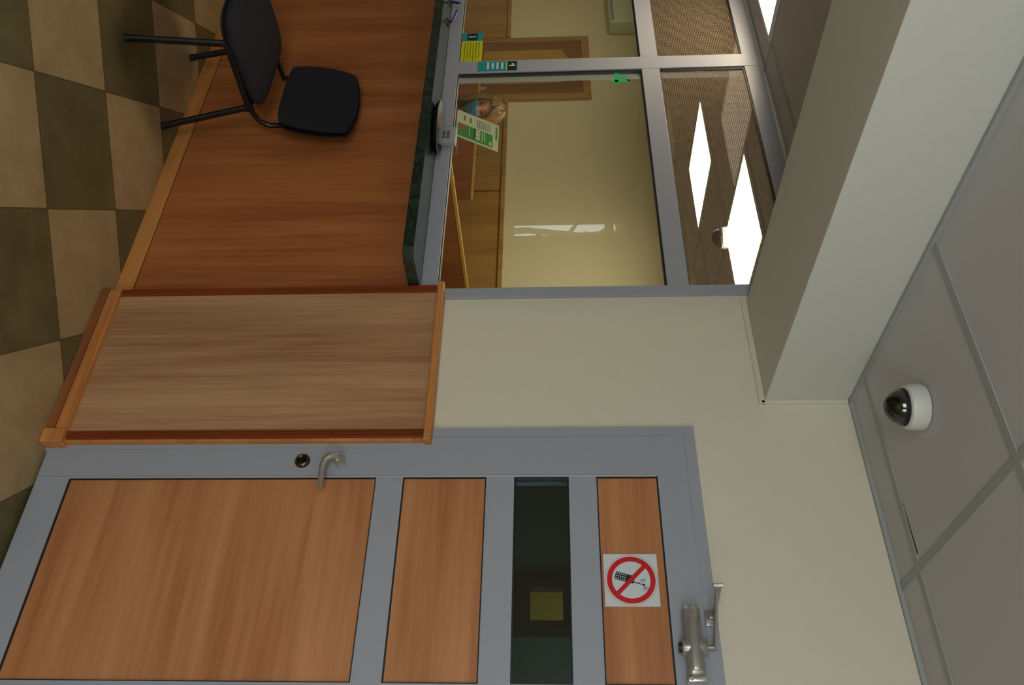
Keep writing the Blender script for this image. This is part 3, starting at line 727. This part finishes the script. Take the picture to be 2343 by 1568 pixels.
# ------------------------------------------------------------------ visitor chair
def visitor_chair():
    ox, oy = -3.13, -.30
    e = tag(empty('visitor_chair', (ox, oy, 0)), 'black upholstered visitor chair with tube legs standing against the counter front', 'chair')
    # seat pad : rounded square, domed, thick
    def pad(w_, d_, th, zc_, dome):
        n = 40; rows = []
        t = bmesh.new()
        def outline(sc):
            P = []
            for k_ in range(n):
                a_ = 2*PI*k_/n; ca, sa = math.cos(a_), math.sin(a_); ex = .42
                P.append((w_/2*sc*math.copysign(abs(ca)**ex, ca), d_/2*sc*math.copysign(abs(sa)**ex, sa)))
            return P
        prof = [(.05, -th*.45), (.80, -th*.45), (.96, -th*.40), (1.0, -th*.05), (.985, th*.25), (.93, th*.45), (.75, th*.50+dome*.5), (.4, th*.5+dome*.9), (.05, th*.5+dome)]
        R = [[t.verts.new((x_, y_, zc_+z_)) for x_, y_ in outline(s_)] for s_, z_ in prof]
        for a_, b_ in zip(R, R[1:]):
            for k_ in range(n): t.faces.new((a_[k_], a_[(k_+1) % n], b_[(k_+1) % n], b_[k_]))
        t.faces.new(R[0][::-1]); t.faces.new(R[-1]); return t
    tilt = Matrix.Rotation(math.radians(2), 4, 'X')
    q = MB(); q.add(pad(.52, .44, .045, 0, .006), Matrix.Translation((ox-.01, oy-.035, .417)) @ tilt); q.build('seat', M_chair, e, True)
    q = MB(); q.add(pad(.515, .435, .020, 0, 0), Matrix.Translation((ox-.01, oy-.035, .390)) @ tilt); q.build('seat_shell', M_blackp, e, True)
    # backrest : curved pad
    bx = -3.012
    def back(th, off, ww, mat, nm):
        n, m_ = 24, 16; t = bmesh.new()
        z0, z1 = .487, .822
        def P(u_, v_, side):
            # u,v in -1..1, squircle map
            hw = ww/2*(1.0-.05*v_*v_); a_ = u_*hw
            # round the outline
            z = (z0+z1)/2 + v_*(z1-z0)/2
            y = -.080 + .035*(v_*.5+.5) - .024*(u_*u_) + off
            ed = max(abs(u_), abs(v_))**6
            return Vector((bx+a_+.13*(z-.655), y + side*th/2*(1-ed*.7), z))
        def sq(u_, v_):
            # squircular mapping square -> rounded square
            k_ = .21
            return u_*math.sqrt(max(0, 1-k_*v_*v_*(abs(u_)**3))), v_*math.sqrt(max(0, 1-k_*1.3*u_*u_*(abs(v_)**3)))
        G = {}
        for sd in (-1, 1):
            for i in range(n+1):
                for j in range(m_+1):
                    u_, v_ = sq(-1+2*i/n, -1+2*j/m_); G[sd, i, j] = t.verts.new(P(u_, v_, sd))
        for sd in (-1, 1):
            for i in range(n):
                for j in range(m_):
                    f = (G[sd, i, j], G[sd, i+1, j], G[sd, i+1, j+1], G[sd, i, j+1]); t.faces.new(f if sd < 0 else f[::-1])
        rim = [(i, 0) for i in range(n)] + [(n, j) for j in range(m_)] + [(i, m_) for i in range(n, 0, -1)] + [(0, j) for j in range(m_, 0, -1)]
        for a_, b_ in zip(rim, rim[1:]+rim[:1]):
            t.faces.new((G[-1, a_[0], a_[1]], G[1, a_[0], a_[1]], G[1, b_[0], b_[1]], G[-1, b_[0], b_[1]]))
        q_ = MB(); q_.add(t); q_.build(nm, mat, e, True)
    back(.030, -.012, .425, M_chair, 'backrest'); back(.014, .008, .445, M_blackp, 'backrest_shell')
    # legs, oval tube
    rr = .0150
    for nm, sx, xt in (('leg', -2.885, -2.895), ('leg', -3.36, -3.35)):
        MB().tube([(sx, -.500, .006), (xt, -.455, .385)], rr, flat=.75, up=(0, 1, 0)).build('leg', M_blackm, e, True)
        MB().tube([(sx+(.03 if sx > -3 else .02), -.095, .006), (xt, -.150, .385)], rr, flat=.75, up=(0, 1, 0)).build('leg', M_blackm, e, True)
        MB().cyl((sx, -.501, 0), (sx, -.499, .018), .0155, n=16).build('foot_cap', M_blackp, e, True)
        MB().cyl((sx+(.03 if sx > -3 else .02), -.095, 0), (sx+(.03 if sx > -3 else .02), -.096, .018), .0155, n=16).build('foot_cap', M_blackp, e, True)
        MB().tube([(xt, -.462, .370), (xt, -.44, .388), (xt, -.30, .388), (xt, -.16, .386), (xt, -.135, .370)], rr, flat=.8).build('side_rail', M_blackm, e, True)
    for xa, xb in ((-2.895, -2.893), (-3.35, -3.225)):
        MB().tube([(xa, -.20, .390), (xa, -.12, .394), (xa+(xb-xa)*.3, -.075, .412), (xb, -.052, .450), (xb, -.052, .490), (xb, -.058, .53), (xb, -.050, .60)], rr*.8, n=12).build('back_support', M_blackm, e, True)
    MB().tube([(-3.35, -.30, .385), (-2.895, -.30, .385)], rr).build('cross_bar', M_blackm, e, True)
visitor_chair()

# ------------------------------------------------------------------ office furniture
e = tag(empty('office_wainscot', (-4.5, YO, 0)), 'tall wooden cladding along the office back wall right of the office door', 'panelling')
for i, (a_, b_) in enumerate(((-6.42, -5.216), (-5.204, -4.1), (-4.09, -1.985))):
    MB().box(a_, b_, YO-.03, YO-.001, 0, 1.235).build('panel', M_offwood, e)
MB().box(-6.42, -1.985, YO-.045, YO-.001, 1.240, 1.275, bev=.003).build('cap_rail', M_offwood, e)
tag(MB().box(-5.216, -5.204, YO-.034, YO-.001, 0, 1.235).build('joint_strip', M_redtrim, e), 'dark strip between panels', None)
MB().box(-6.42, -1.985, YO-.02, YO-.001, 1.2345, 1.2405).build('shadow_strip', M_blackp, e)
e = tag(empty('office_wainscot', (-7.5, YO, 0)), 'wooden cladding on the office back wall left of the office door', 'panelling')
MB().box(-8.99, -7.41, YO-.03, YO-.001, 0, 1.235).build('panel', M_offwood, e)
MB().box(-8.99, -7.41, YO-.045, YO-.001, 1.240, 1.275, bev=.003).build('cap_rail', M_offwood, e)

# office door
D2 = struct(empty('door_2', (-6.91, YO, 0)), 'brown wooden office door with an arched inset panel behind the glass', 'door')
q = MB(); x0, x1, zt = -7.40, -6.43, 2.045; t = .075
q.box(x0, x0+t, YO-.03, YO-.001, 0, zt, bev=.004).box(x1-t, x1, YO-.03, YO-.001, 0, zt, bev=.004).box(x0+t, x1-t, YO-.03, YO-.001, zt-t, zt, bev=.004)
q.build('casing', M_offwood, D2)
lf = MB().box(x0+t+.004, x1-t-.004, YO-.022, YO-.001, .01, zt-t-.004).build('leaf', M_doorwood, D2)
def arch(x0, x1, z0, z1, rise, y0, y1):
    pts = [(x0, z0), (x1, z0), (x1, z1-rise)]
    n = 14
    for k_ in range(1, n):
        u_ = k_/n; s_ = (1-math.cos(u_*2*PI))/2
        pts.append((x1+(x0-x1)*u_, z1-rise+rise*s_))
    pts.append((x0, z1-rise)); return MB().prism(pts, y0, y1)
arch(-7.18, -6.66, 1.02, 1.88, .09, YO-.030, YO-.021).build('panel', M_doorpan, lf)
MB().box(-7.18, -6.66, YO-.030, YO-.021, .2, .88, bev=.004).build('panel', M_doorpan, lf)
q = MB(); q.cyl((-6.61, YO-.022, 1.0), (-6.61, YO-.055, 1.0), .010).tube([(-6.61, YO-.055, 1.0), (-6.66, YO-.06, 1.0), (-6.73, YO-.055, 1.0)], .009); q.box(-6.63, -6.59, YO-.026, YO-.021, .93, 1.06)
q.build('handle', M_chrome, lf, True)

e = tag(empty('office_desk', (-4.0, .37, 0)), 'beech desk on the office side of the glass, hidden behind the counter', 'desk')
MB().box(-5.6, -3.27, .1203, .60, .738, .76, bev=.002).build('desktop', M_offwood, e)
MB().box(-5.6, -3.27, .60, .603, .736, .762).build('front_edge', M_offedge, e)
# low cabinet / desk along the back
e = tag(empty('office_screen', (-5.6, 2.1, 0)), 'reddish wooden desk screen with pale top edge behind the seated cashier', 'screen')
MB().box(-6.38, -4.69, 2.105, 2.123, 0.0, 1.045).build('board', M_offred, e)
MB().box(-6.39, -4.685, 2.103, 2.125, 1.045, 1.062, bev=.002).build('top_edge', M_offedge, e)
for x_ in (-6.2, -4.85): MB().box(x_-.2, x_+.2, 2.05, 2.104, 0, .04, bev=.002).build('foot', M_offred, e)
# partition running back from the glass
e = tag(empty('desk_partition', (-3.25, 1.0, 0)), 'reddish wood desk partition with pale top edge running back from the glass', 'partition')
MB().box(-3.262, -3.240, .61, 1.95, 0.0, 1.142).box(-3.262, -3.240, .14, .61, .766, 1.142).build('board', M_offred, e)
MB().box(-3.264, -3.238, .14, 1.95, 1.142, 1.160, bev=.002).build('top_edge', M_offedge, e)
MB().cyl((-3.240, .62, 1.07), (-3.232, .62, 1.07), .012, n=16).build('cable_cap', M_blackp, e, True)
e = tag(empty('desk_shelf', (-2.8, 1.5, 0)), 'low wooden desk end right of the partition, just beside the side post', 'desk')
MB().box(-3.235, -2.3, 1.48, 1.50, 0, 1.135).build('board', M_offwood, e)
MB().box(-3.235, -2.3, 1.478, 1.502, 1.135, 1.150, bev=.002).build('top_edge', M_offedge, e)
MB().cyl((-3.20, 1.48, 1.125), (-3.20, 1.472, 1.125), .016, n=18).build('cable_cap', M_blackp, e, True)
# air conditioner on the back wall
e = tag(empty('air_conditioner', (-7.6, YO, 2.2)), 'pale box air conditioner high on the office wall, cut off by the picture edge', 'air conditioner')
MB().box(-8.22, -7.44, YO-.15, YO-.001, 2.255, 2.545, bev=.018, seg=3).build('casing', M_ac, e, True)
MB().box(-8.19, -7.47, YO-.154, YO-.146, 2.27, 2.30).build('louvre', M_dial, e)

# leaflet standing inside the glass
def leaflet():
    BL, BR = Vector((-3.105, .050, 1.243)), Vector((-2.925, .050, 1.243)); TL, TR = Vector((-3.10, .145, 1.425)), Vector((-2.92, .145, 1.425))
    e = tag(empty('leaflet', (-3.01, .05, 1.242)), 'green and white leaflet leaning behind the glass beside the cashier', 'leaflet')
    nrm = (BR-BL).cross(TL-BL).normalized()      # faces the hall and upward
    if nrm.y > 0: nrm = -nrm
    def quad(u0, u1, v0, v1, off, th=.0008):
        mb = MB(); bm_ = mb.bm; vs = []
        for o_ in (off, off+th):
            for (u_, v_) in ((u0, v0), (u1, v0), (u1, v1), (u0, v1)):
                p = BL + (BR-BL)*u_ + (TL-BL)*v_ + nrm*o_; vs.append(bm_.verts.new(p))
        for f in ((0, 1, 2, 3), (7, 6, 5, 4), (0, 4, 5, 1), (1, 5, 6, 2), (2, 6, 7, 3), (3, 7, 4, 0)): bm_.faces.new([vs[i] for i in f])
        return mb
    def merge(lst):
        a = lst[0]
        for b_ in lst[1:]: a.add(b_.bm)
        return a
    quad(0, 1, 0, 1, -.0015, .0015).build('card', M_paper, e)
    quad(.47, .93, .04, .86, .0001).build('green_field', M_gprint, e)
    quad(.10, .60, .925, .965, .0001).build('green_line', M_gprint, e)
    c = BL+(BR-BL)*.60+(TL-BL)*.14
    d1 = (BR-BL).normalized(); d2 = (TL-BL).normalized()
    mb = MB(); bm_ = mb.bm; vs = [bm_.verts.new(c+nrm*.0014+d1*.016*math.cos(2*PI*k_/24)+d2*.016*math.sin(2*PI*k_/24)) for k_ in range(24)]
    v2 = [bm_.verts.new(v.co-nrm*.0004) for v in vs]; bm_.faces.new(vs); bm_.faces.new(v2[::-1])
    for k_ in range(24): bm_.faces.new((vs[k_], v2[k_], v2[(k_+1) % 24], vs[(k_+1) % 24]))
    mb.build('red_badge', M_redink, e)
    merge([quad(.50, .60, .46, .56, .001, .0005), quad(.62, .72, .46, .56, .001, .0005), quad(.74, .86, .46, .56, .001, .0005), quad(.50, .86, .60, .62, .001, .0005), quad(.50, .84, .66, .68, .001, .0005), quad(.50, .86, .30, .315, .001, .0005)]).build('white_letters', M_wprint, e)
    quad(.50, .86, .42, .445, .001, .0005).build('dark_bar', M_blackink, e)
    quad(.76, .90, .77, .84, .001, .0005).build('yellow_mark', M_yellow, e)
    quad(.14, .34, .30, .34, .0002).build('caption', M_greyink, e)
    quad(.14, .32, .16, .20, .0002).build('caption', M_greyink, e)
    merge([quad(.10, .40, .48+.05*k_, .495+.05*k_, .0002) for k_ in range(7)]).build('text_lines', M_greyink, e)
    q_ = MB(); q_.box(-2.99, -2.93, .048, .10, 1.166, 1.244, bev=.004); q_.build('stand', M_blackp, e, True)
leaflet()
struct(MB().box(-6.02, -1.99, .045, .118, 1.131, 1.166, bev=.002).build('trim_2', M_alu), 'narrow grey sill behind the glass', 'trim')

# ------------------------------------------------------------------ the cashier
def cashier():
    hx, hy, hz = -3.955, .72, 1.275          # between the eyes, slightly inside
    e = tag(empty('person', (-3.97, .85, 0)), 'seated person with blond hair and a blue face mask behind the cashier glass', 'person')
    yaw = math.radians(40)    # head turned towards the photographer
    HM = Matrix.Translation((hx, hy, hz)) @ Matrix.Rotation(yaw, 4, 'Z') @ Matrix.Rotation(math.radians(4), 4, 'X')
    # local head frame : x right, -y forward (face), z up
    def face_pt(a, el, off=0.0):
        """a azimuth (0 = face front), el elevation"""
        ca, sa = math.cos(a), math.sin(a); ce, se = math.cos(el), math.sin(el)
        x = .076*sa*ce; y = -.094*ca*ce; z = .118*se
        front = max(0, ca)*ce
        if z < 0:                     # jaw narrows
            k_ = (-z/.118); x *= 1-.34*k_**1.6; y = y*(1-.10*k_**2) - .006*front*k_
        n_ = Vector((x, y, z)).normalized()
        p = Vector((x, y, z))
        g = math.exp(-((a/.16)**2)) * math.exp(-(((el+.26)/.20)**2)); p.y -= .020*g            # nose
        g = math.exp(-((a/.10)**2)) * math.exp(-(((el+.05)/.22)**2)); p.y -= .006*g
        for s_ in (-1, 1):            # eye sockets, cheeks
            g = math.exp(-(((a-s_*.40)/.17)**2)) * math.exp(-(((el-.0)/.11)**2)); p.y += .008*g
            g = math.exp(-(((a-s_*.55)/.25)**2)) * math.exp(-(((el+.32)/.18)**2)); p.y -= .004*g
        g = math.exp(-((a/.20)**2)) * math.exp(-(((el+.62)/.07)**2)); p.y -= .004*g              # lips
        g = math.exp(-((a/.22)**2)) * math.exp(-(((el+1.0)/.12)**2)); p.y -= .008*g               # chin
        g = math.exp(-((a/.8)**2)) * math.exp(-(((el-.16)/.10)**2)); p.y -= .003*g               # brow
        return p + n_*off + Vector((0, .012, 0))
    body = MB()
    rows = [[HM @ face_pt(-PI+2*PI*k_/64, -PI/2+.02+(PI-.04)*j/44) for k_ in range(64)] for j in range(45)]
    t = bmesh.new(); V = [[t.verts.new(p) for p in r] for r in rows]
    for i in range(44):
        for j in range(64): t.faces.new((V[i][j], V[i][(j+1) % 64], V[i+1][(j+1) % 64], V[i+1][j]))
    t.faces.new(V[0][::-1]); t.faces.new(V[-1]); body.add(t)
    for s_ in (-1, 1):                # ears
        c = HM @ Vector((s_*.077, .016, -.008)); t = bmesh.new(); bmesh.ops.create_uvsphere(t, u_segments=14, v_segments=10, radius=1)
        body.add(t, Matrix.Translation(c) @ Matrix.Rotation(yaw, 4, 'Z') @ Matrix.Diagonal((.009, .018, .031, 1)))
    nk = HM @ Vector((0, .028, -.07))
    body.tube([nk, Vector((-3.965, .775, 1.13)), Vector((-3.97, .80, 1.06)), Vector((-3.97, .81, 1.0))], .05, radii=[.052, .052, .060, .085], n=24)
    # torso
    body.tube([(-3.97, .80, 1.07), (-3.97, .81, 1.02), (-3.97, .82, .93), (-3.97, .83, .80), (-3.97, .85, .66), (-3.97, .86, .53), (-3.97, .86, .47)], .1,
              radii=[.07, .15, .175, .145, .14, .17, .13], n=28, flat=.62, up=(1, 0, 0))
    for s_ in (-1, 1):
        sh, el_, wr = Vector((-3.97+s_*.165, .81, 1.02)), Vector((-3.97+s_*.235, .66, .818)), Vector((-3.97+s_*.12, .44, .818))
        body.tube([Vector((-3.97+s_*.10, .81, 1.02)), sh, sh.lerp(el_, .5), el_, el_.lerp(wr, .3), wr], .05, radii=[.06, .062, .048, .038, .037, .026], n=18)
        d = (wr-el_).normalized(); d.z = 0; d.normalize(); sd = Vector((-d.y, d.x, 0))
        palm = wr+d*.05
        body.tube([wr-d*.02, wr+d*.02, wr+d*.06, wr+d*.085], .03, radii=[.026, .034, .040, .034], n=18, flat=.42, up=sd)
        for k_ in range(4):
            ln = (.062, .072, .068, .054)[k_]; b0 = wr+d*.080+sd*(.027-.018*k_)
            dd = (d+sd*(.10-.07*k_)).normalized()
            body.tube([b0-dd*.01, b0+dd*ln*.45+Vector((0, 0, .004)), b0+dd*ln*.8+Vector((0, 0, -.002)), b0+dd*ln+Vector((0, 0, -.010))], .008, radii=[.0095, .0085, .0078, .0062], n=10)
        tb = wr+d*.028-sd*s_*(-.028)*(-1 if s_ > 0 else 1)*0 + sd*(.03 if s_ < 0 else -.03)
        td = (d*.7+sd*(.6 if s_ < 0 else -.6)).normalized()
        body.tube([tb-td*.012, tb+td*.025, tb+td*.05+Vector((0, 0, -.006))], .01, radii=[.0125, .0105, .008], n=10)
        hp, kn, an = Vector((-3.97+s_*.09, .84, .52)), Vector((-3.97+s_*.12, .43, .52)), Vector((-3.97+s_*.12, .47, .09))
        body.tube([hp, hp.lerp(kn, .5), kn, kn.lerp(an, .3), an], .07, radii=[.085, .078, .056, .056, .036], n=18)
        body.tube([an+Vector((0, .03, -.03)), an+Vector((0, -.04, -.045)), an+Vector((0, -.13, -.06)), an+Vector((0, -.18, -.065))], .04, radii=[.036, .042, .038, .02], n=14)
    bo = body.build('body', M_skin, e, True)
    md = bo.modifiers.new('r', 'REMESH'); md.mode = 'VOXEL'; md.voxel_size = .0048; md.use_smooth_shade = True
    sm = bo.modifiers.new('s', 'SMOOTH'); sm.factor = .5; sm.iterations = 3
    # sweater and trousers
    sw = MB()
    sw.tube([(-3.97, .79, 1.085), (-3.97, .81, 1.03), (-3.97, .82, .93), (-3.97, .83, .80), (-3.97, .85, .66), (-3.97, .86, .54)], .1,
            radii=[.072, .162, .188, .158, .152, .18], n=28, flat=.66, up=(1, 0, 0))
    for s_ in (-1, 1):
        sh, el_, wr = Vector((-3.97+s_*.165, .81, 1.02)), Vector((-3.97+s_*.235, .66, .818)), Vector((-3.97+s_*.12, .44, .818))
        sw.tube([Vector((-3.97+s_*.08, .81, 1.03)), sh+Vector((0, 0, .004)), sh.lerp(el_, .5), el_, el_.lerp(wr, .3), el_.lerp(wr, .88)], .05, radii=[.066, .074, .060, .050, .047, .036], n=18)
    so = sw.build('sweater', M_sweater, e, True)
    md = so.modifiers.new('r', 'REMESH'); md.mode = 'VOXEL'; md.voxel_size = .009; md.use_smooth_shade = True
    tr_ = MB()
    for s_ in (-1, 1):
        hp, kn, an = Vector((-3.97+s_*.09, .87, .52)), Vector((-3.97+s_*.12, .42, .52)), Vector((-3.97+s_*.12, .47, .09))
        tr_.tube([hp, hp.lerp(kn, .5), kn, kn.lerp(an, .3), an], .07, radii=[.098, .088, .066, .066, .052], n=18)
    to = tr_.build('trousers', M_trouser, e, True)
    md = to.modifiers.new('r', 'REMESH'); md.mode = 'VOXEL'; md.voxel_size = .012; md.use_smooth_shade = True
    # hair : cap over crown and back, side-swept fringe, strands to the shoulders
    hr = MB(); t = bmesh.new(); n = 56; m_ = 34; G = {}
    for i in range(m_+1):
        for k_ in range(n+1):
            a = -PI+2*PI*k_/n
            aa = abs(a)
            # lower limit of the hair depends on azimuth: high at the face, low at the back
            sft = .42 if a > 0 else .55
            lo = (.50+.25*math.exp(-((a-.25)/.5)**2)*0) if aa < .75 else (.50 - 1.9*min(1, (aa-.75)/.35))
            lo = max(-1.15, lo)
            el = PI/2-.01 - (PI/2-.01-lo)*i/m_
            p = face_pt(a, el if el > -.5 else el, .009 + .004*math.sin(a*23+el*3)+.003*math.sin(a*51))
            if el < -.35 and aa > .75: 
                dz = (-.35-el); p.z -= dz*.04; p.x *= 1+.20*dz
            if aa < .9: p.y -= .006
            G[i, k_] = t.verts.new(HM @ p)
    for i in range(m_):
        for k_ in range(n): t.faces.new((G[i, k_], G[i, k_+1], G[i+1, k_+1], G[i+1, k_]))
    hr.add(t)
    rnd = random.Random(8)
    for s_ in (-1, 1):
        for k_ in range(16):
            a = s_*(.80+.09*k_)
            p0 = face_pt(a, .55, .012); p1 = face_pt(a*1.02, .05, .020); p2 = face_pt(a*1.03, -.55, .030)
            p3 = Vector((p2.x*1.12, p2.y*.95+.01, -.15-rnd.random()*.03)); p4 = Vector((p2.x*1.15, p2.y*.8+.03, -.20-rnd.random()*.03))
            hr.tube([HM @ q_ for q_ in (p0, p1, p2, p3, p4)], .01, radii=[.008, .013, .014, .011, .003], n=8)
    for k_ in range(13):              # swept fringe from a parting on her left
        f = k_/12
        p0 = face_pt(-.35+.1*f, .95-.1*f, .014); p1 = face_pt(.10+.25*f, .60+.12*f, .020); p2 = face_pt(.60+.10*f, .32+.10*f, .018); p3 = face_pt(.98, -.1+.12*f, .016)
        hr.tube([HM @ q_ for q_ in (p0, p1, p2, p3)], .01, radii=[.007, .010, .010, .004], n=8)
        p0 = face_pt(-.35-.05*f, .95-.1*f, .014); p1 = face_pt(-.60-.1*f, .62, .018); p2 = face_pt(-.88, .25, .016); p3 = face_pt(-1.02, -.15, .012)
        hr.tube([HM @ q_ for q_ in (p0, p1, p2, p3)], .01, radii=[.007, .009, .009, .004], n=8)
    hr.build('hair', M_hair, e, True)
    # mask
    mk = MB(); t = bmesh.new(); n, m_ = 30, 18; G = {}
    for i in range(m_+1):
        for k_ in range(n+1):
            u_ = -1+2*k_/n; v_ = i/m_
            top = -.13-.10*u_*u_; bot = -1.18+.35*u_*u_
            el = top+(bot-top)*v_
            pl = .0012*math.sin(v_*PI*8)
            G[i, k_] = t.verts.new(HM @ (face_pt(u_*.98, el, .006+pl) + Vector((0, -.006*math.exp(-(u_/.5)**2), 0))))
    for i in range(m_):
        for k_ in range(n): t.faces.new((G[i, k_], G[i, k_+1], G[i+1, k_+1], G[i+1, k_]))
    mk.add(t); mo = mk.build('face_mask', M_mask, e, True)
    sd_ = mo.modifiers.new('t', 'SOLIDIFY'); sd_.thickness = .0015
    for s_ in (-1, 1):
        for el in (-.25, -.85):
            st_ = MB()
            pts = [HM @ face_pt(s_*a_, el*(1-f_)+(-.05)*f_, .004) for a_, f_ in ((.95, 0), (1.1, .25), (1.3, .6), (1.5, 1))]
            st_.tube(pts, .0014, n=6)
            st_.build('mask_strap', M_signw, e, True)
    for s_ in (-1, 1):
        c = HM @ (face_pt(s_*.40, 0, -.006)); t = bmesh.new(); bmesh.ops.create_uvsphere(t, u_segments=18, v_segments=12, radius=.0125)
        q = MB(); q.add(t, Matrix.Translation(c)); eb = q.build('eye', M_eyew, e, True)
        c2 = HM @ (face_pt(s_*.38, -.005, .0005)+Vector((0, -.0035, 0))); t = bmesh.new(); bmesh.ops.create_uvsphere(t, u_segments=14, v_segments=10, radius=.0065)
        q = MB(); q.add(t, Matrix.Translation(c2)); q.build('iris', M_eye, eb, True)
        lid = MB(); lid.tube([HM @ (face_pt(s_*a_, ev_, .005)) for a_, ev_ in ((.24, -.02), (.32, .045), (.41, .06), (.50, .045), (.57, .0))], .0028, n=8); lid.build('eyelid', M_brow, e, True)
        br = MB(); br.tube([HM @ (face_pt(s_*a_, ev_, .001)) for a_, ev_ in ((.20, .19), (.35, .235), (.50, .235), (.64, .18))], .003, radii=[.0020, .0026, .0022, .001], n=8); br.build('eyebrow', M_brow, e, True)
cashier()
# swivel chair under the cashier
e = tag(empty('office_chair', (-3.97, .86, 0)), 'black office stool hidden below the counter under the cashier', 'chair')
MB().lathe([(0, .02), (.14, .02), (.20, .0), (.21, -.02), (.19, -.05), (0, -.055)], (-3.97, .90, .385), 'z', 32).build('seat', M_chair, e, True)
MB().cyl((-3.97, .86, .06), (-3.97, .86, .36), .025).build('column', M_blackm, e, True)
q = MB()
for k_ in range(5):
    a_ = 2*PI*k_/5+.3; q.tube([(-3.97, .86, .07), (-3.97+.24*math.cos(a_), .86+.24*math.sin(a_), .03)], .018, radii=[.022, .03*.6], n=10)
q.build('base', M_blackp, e, True)
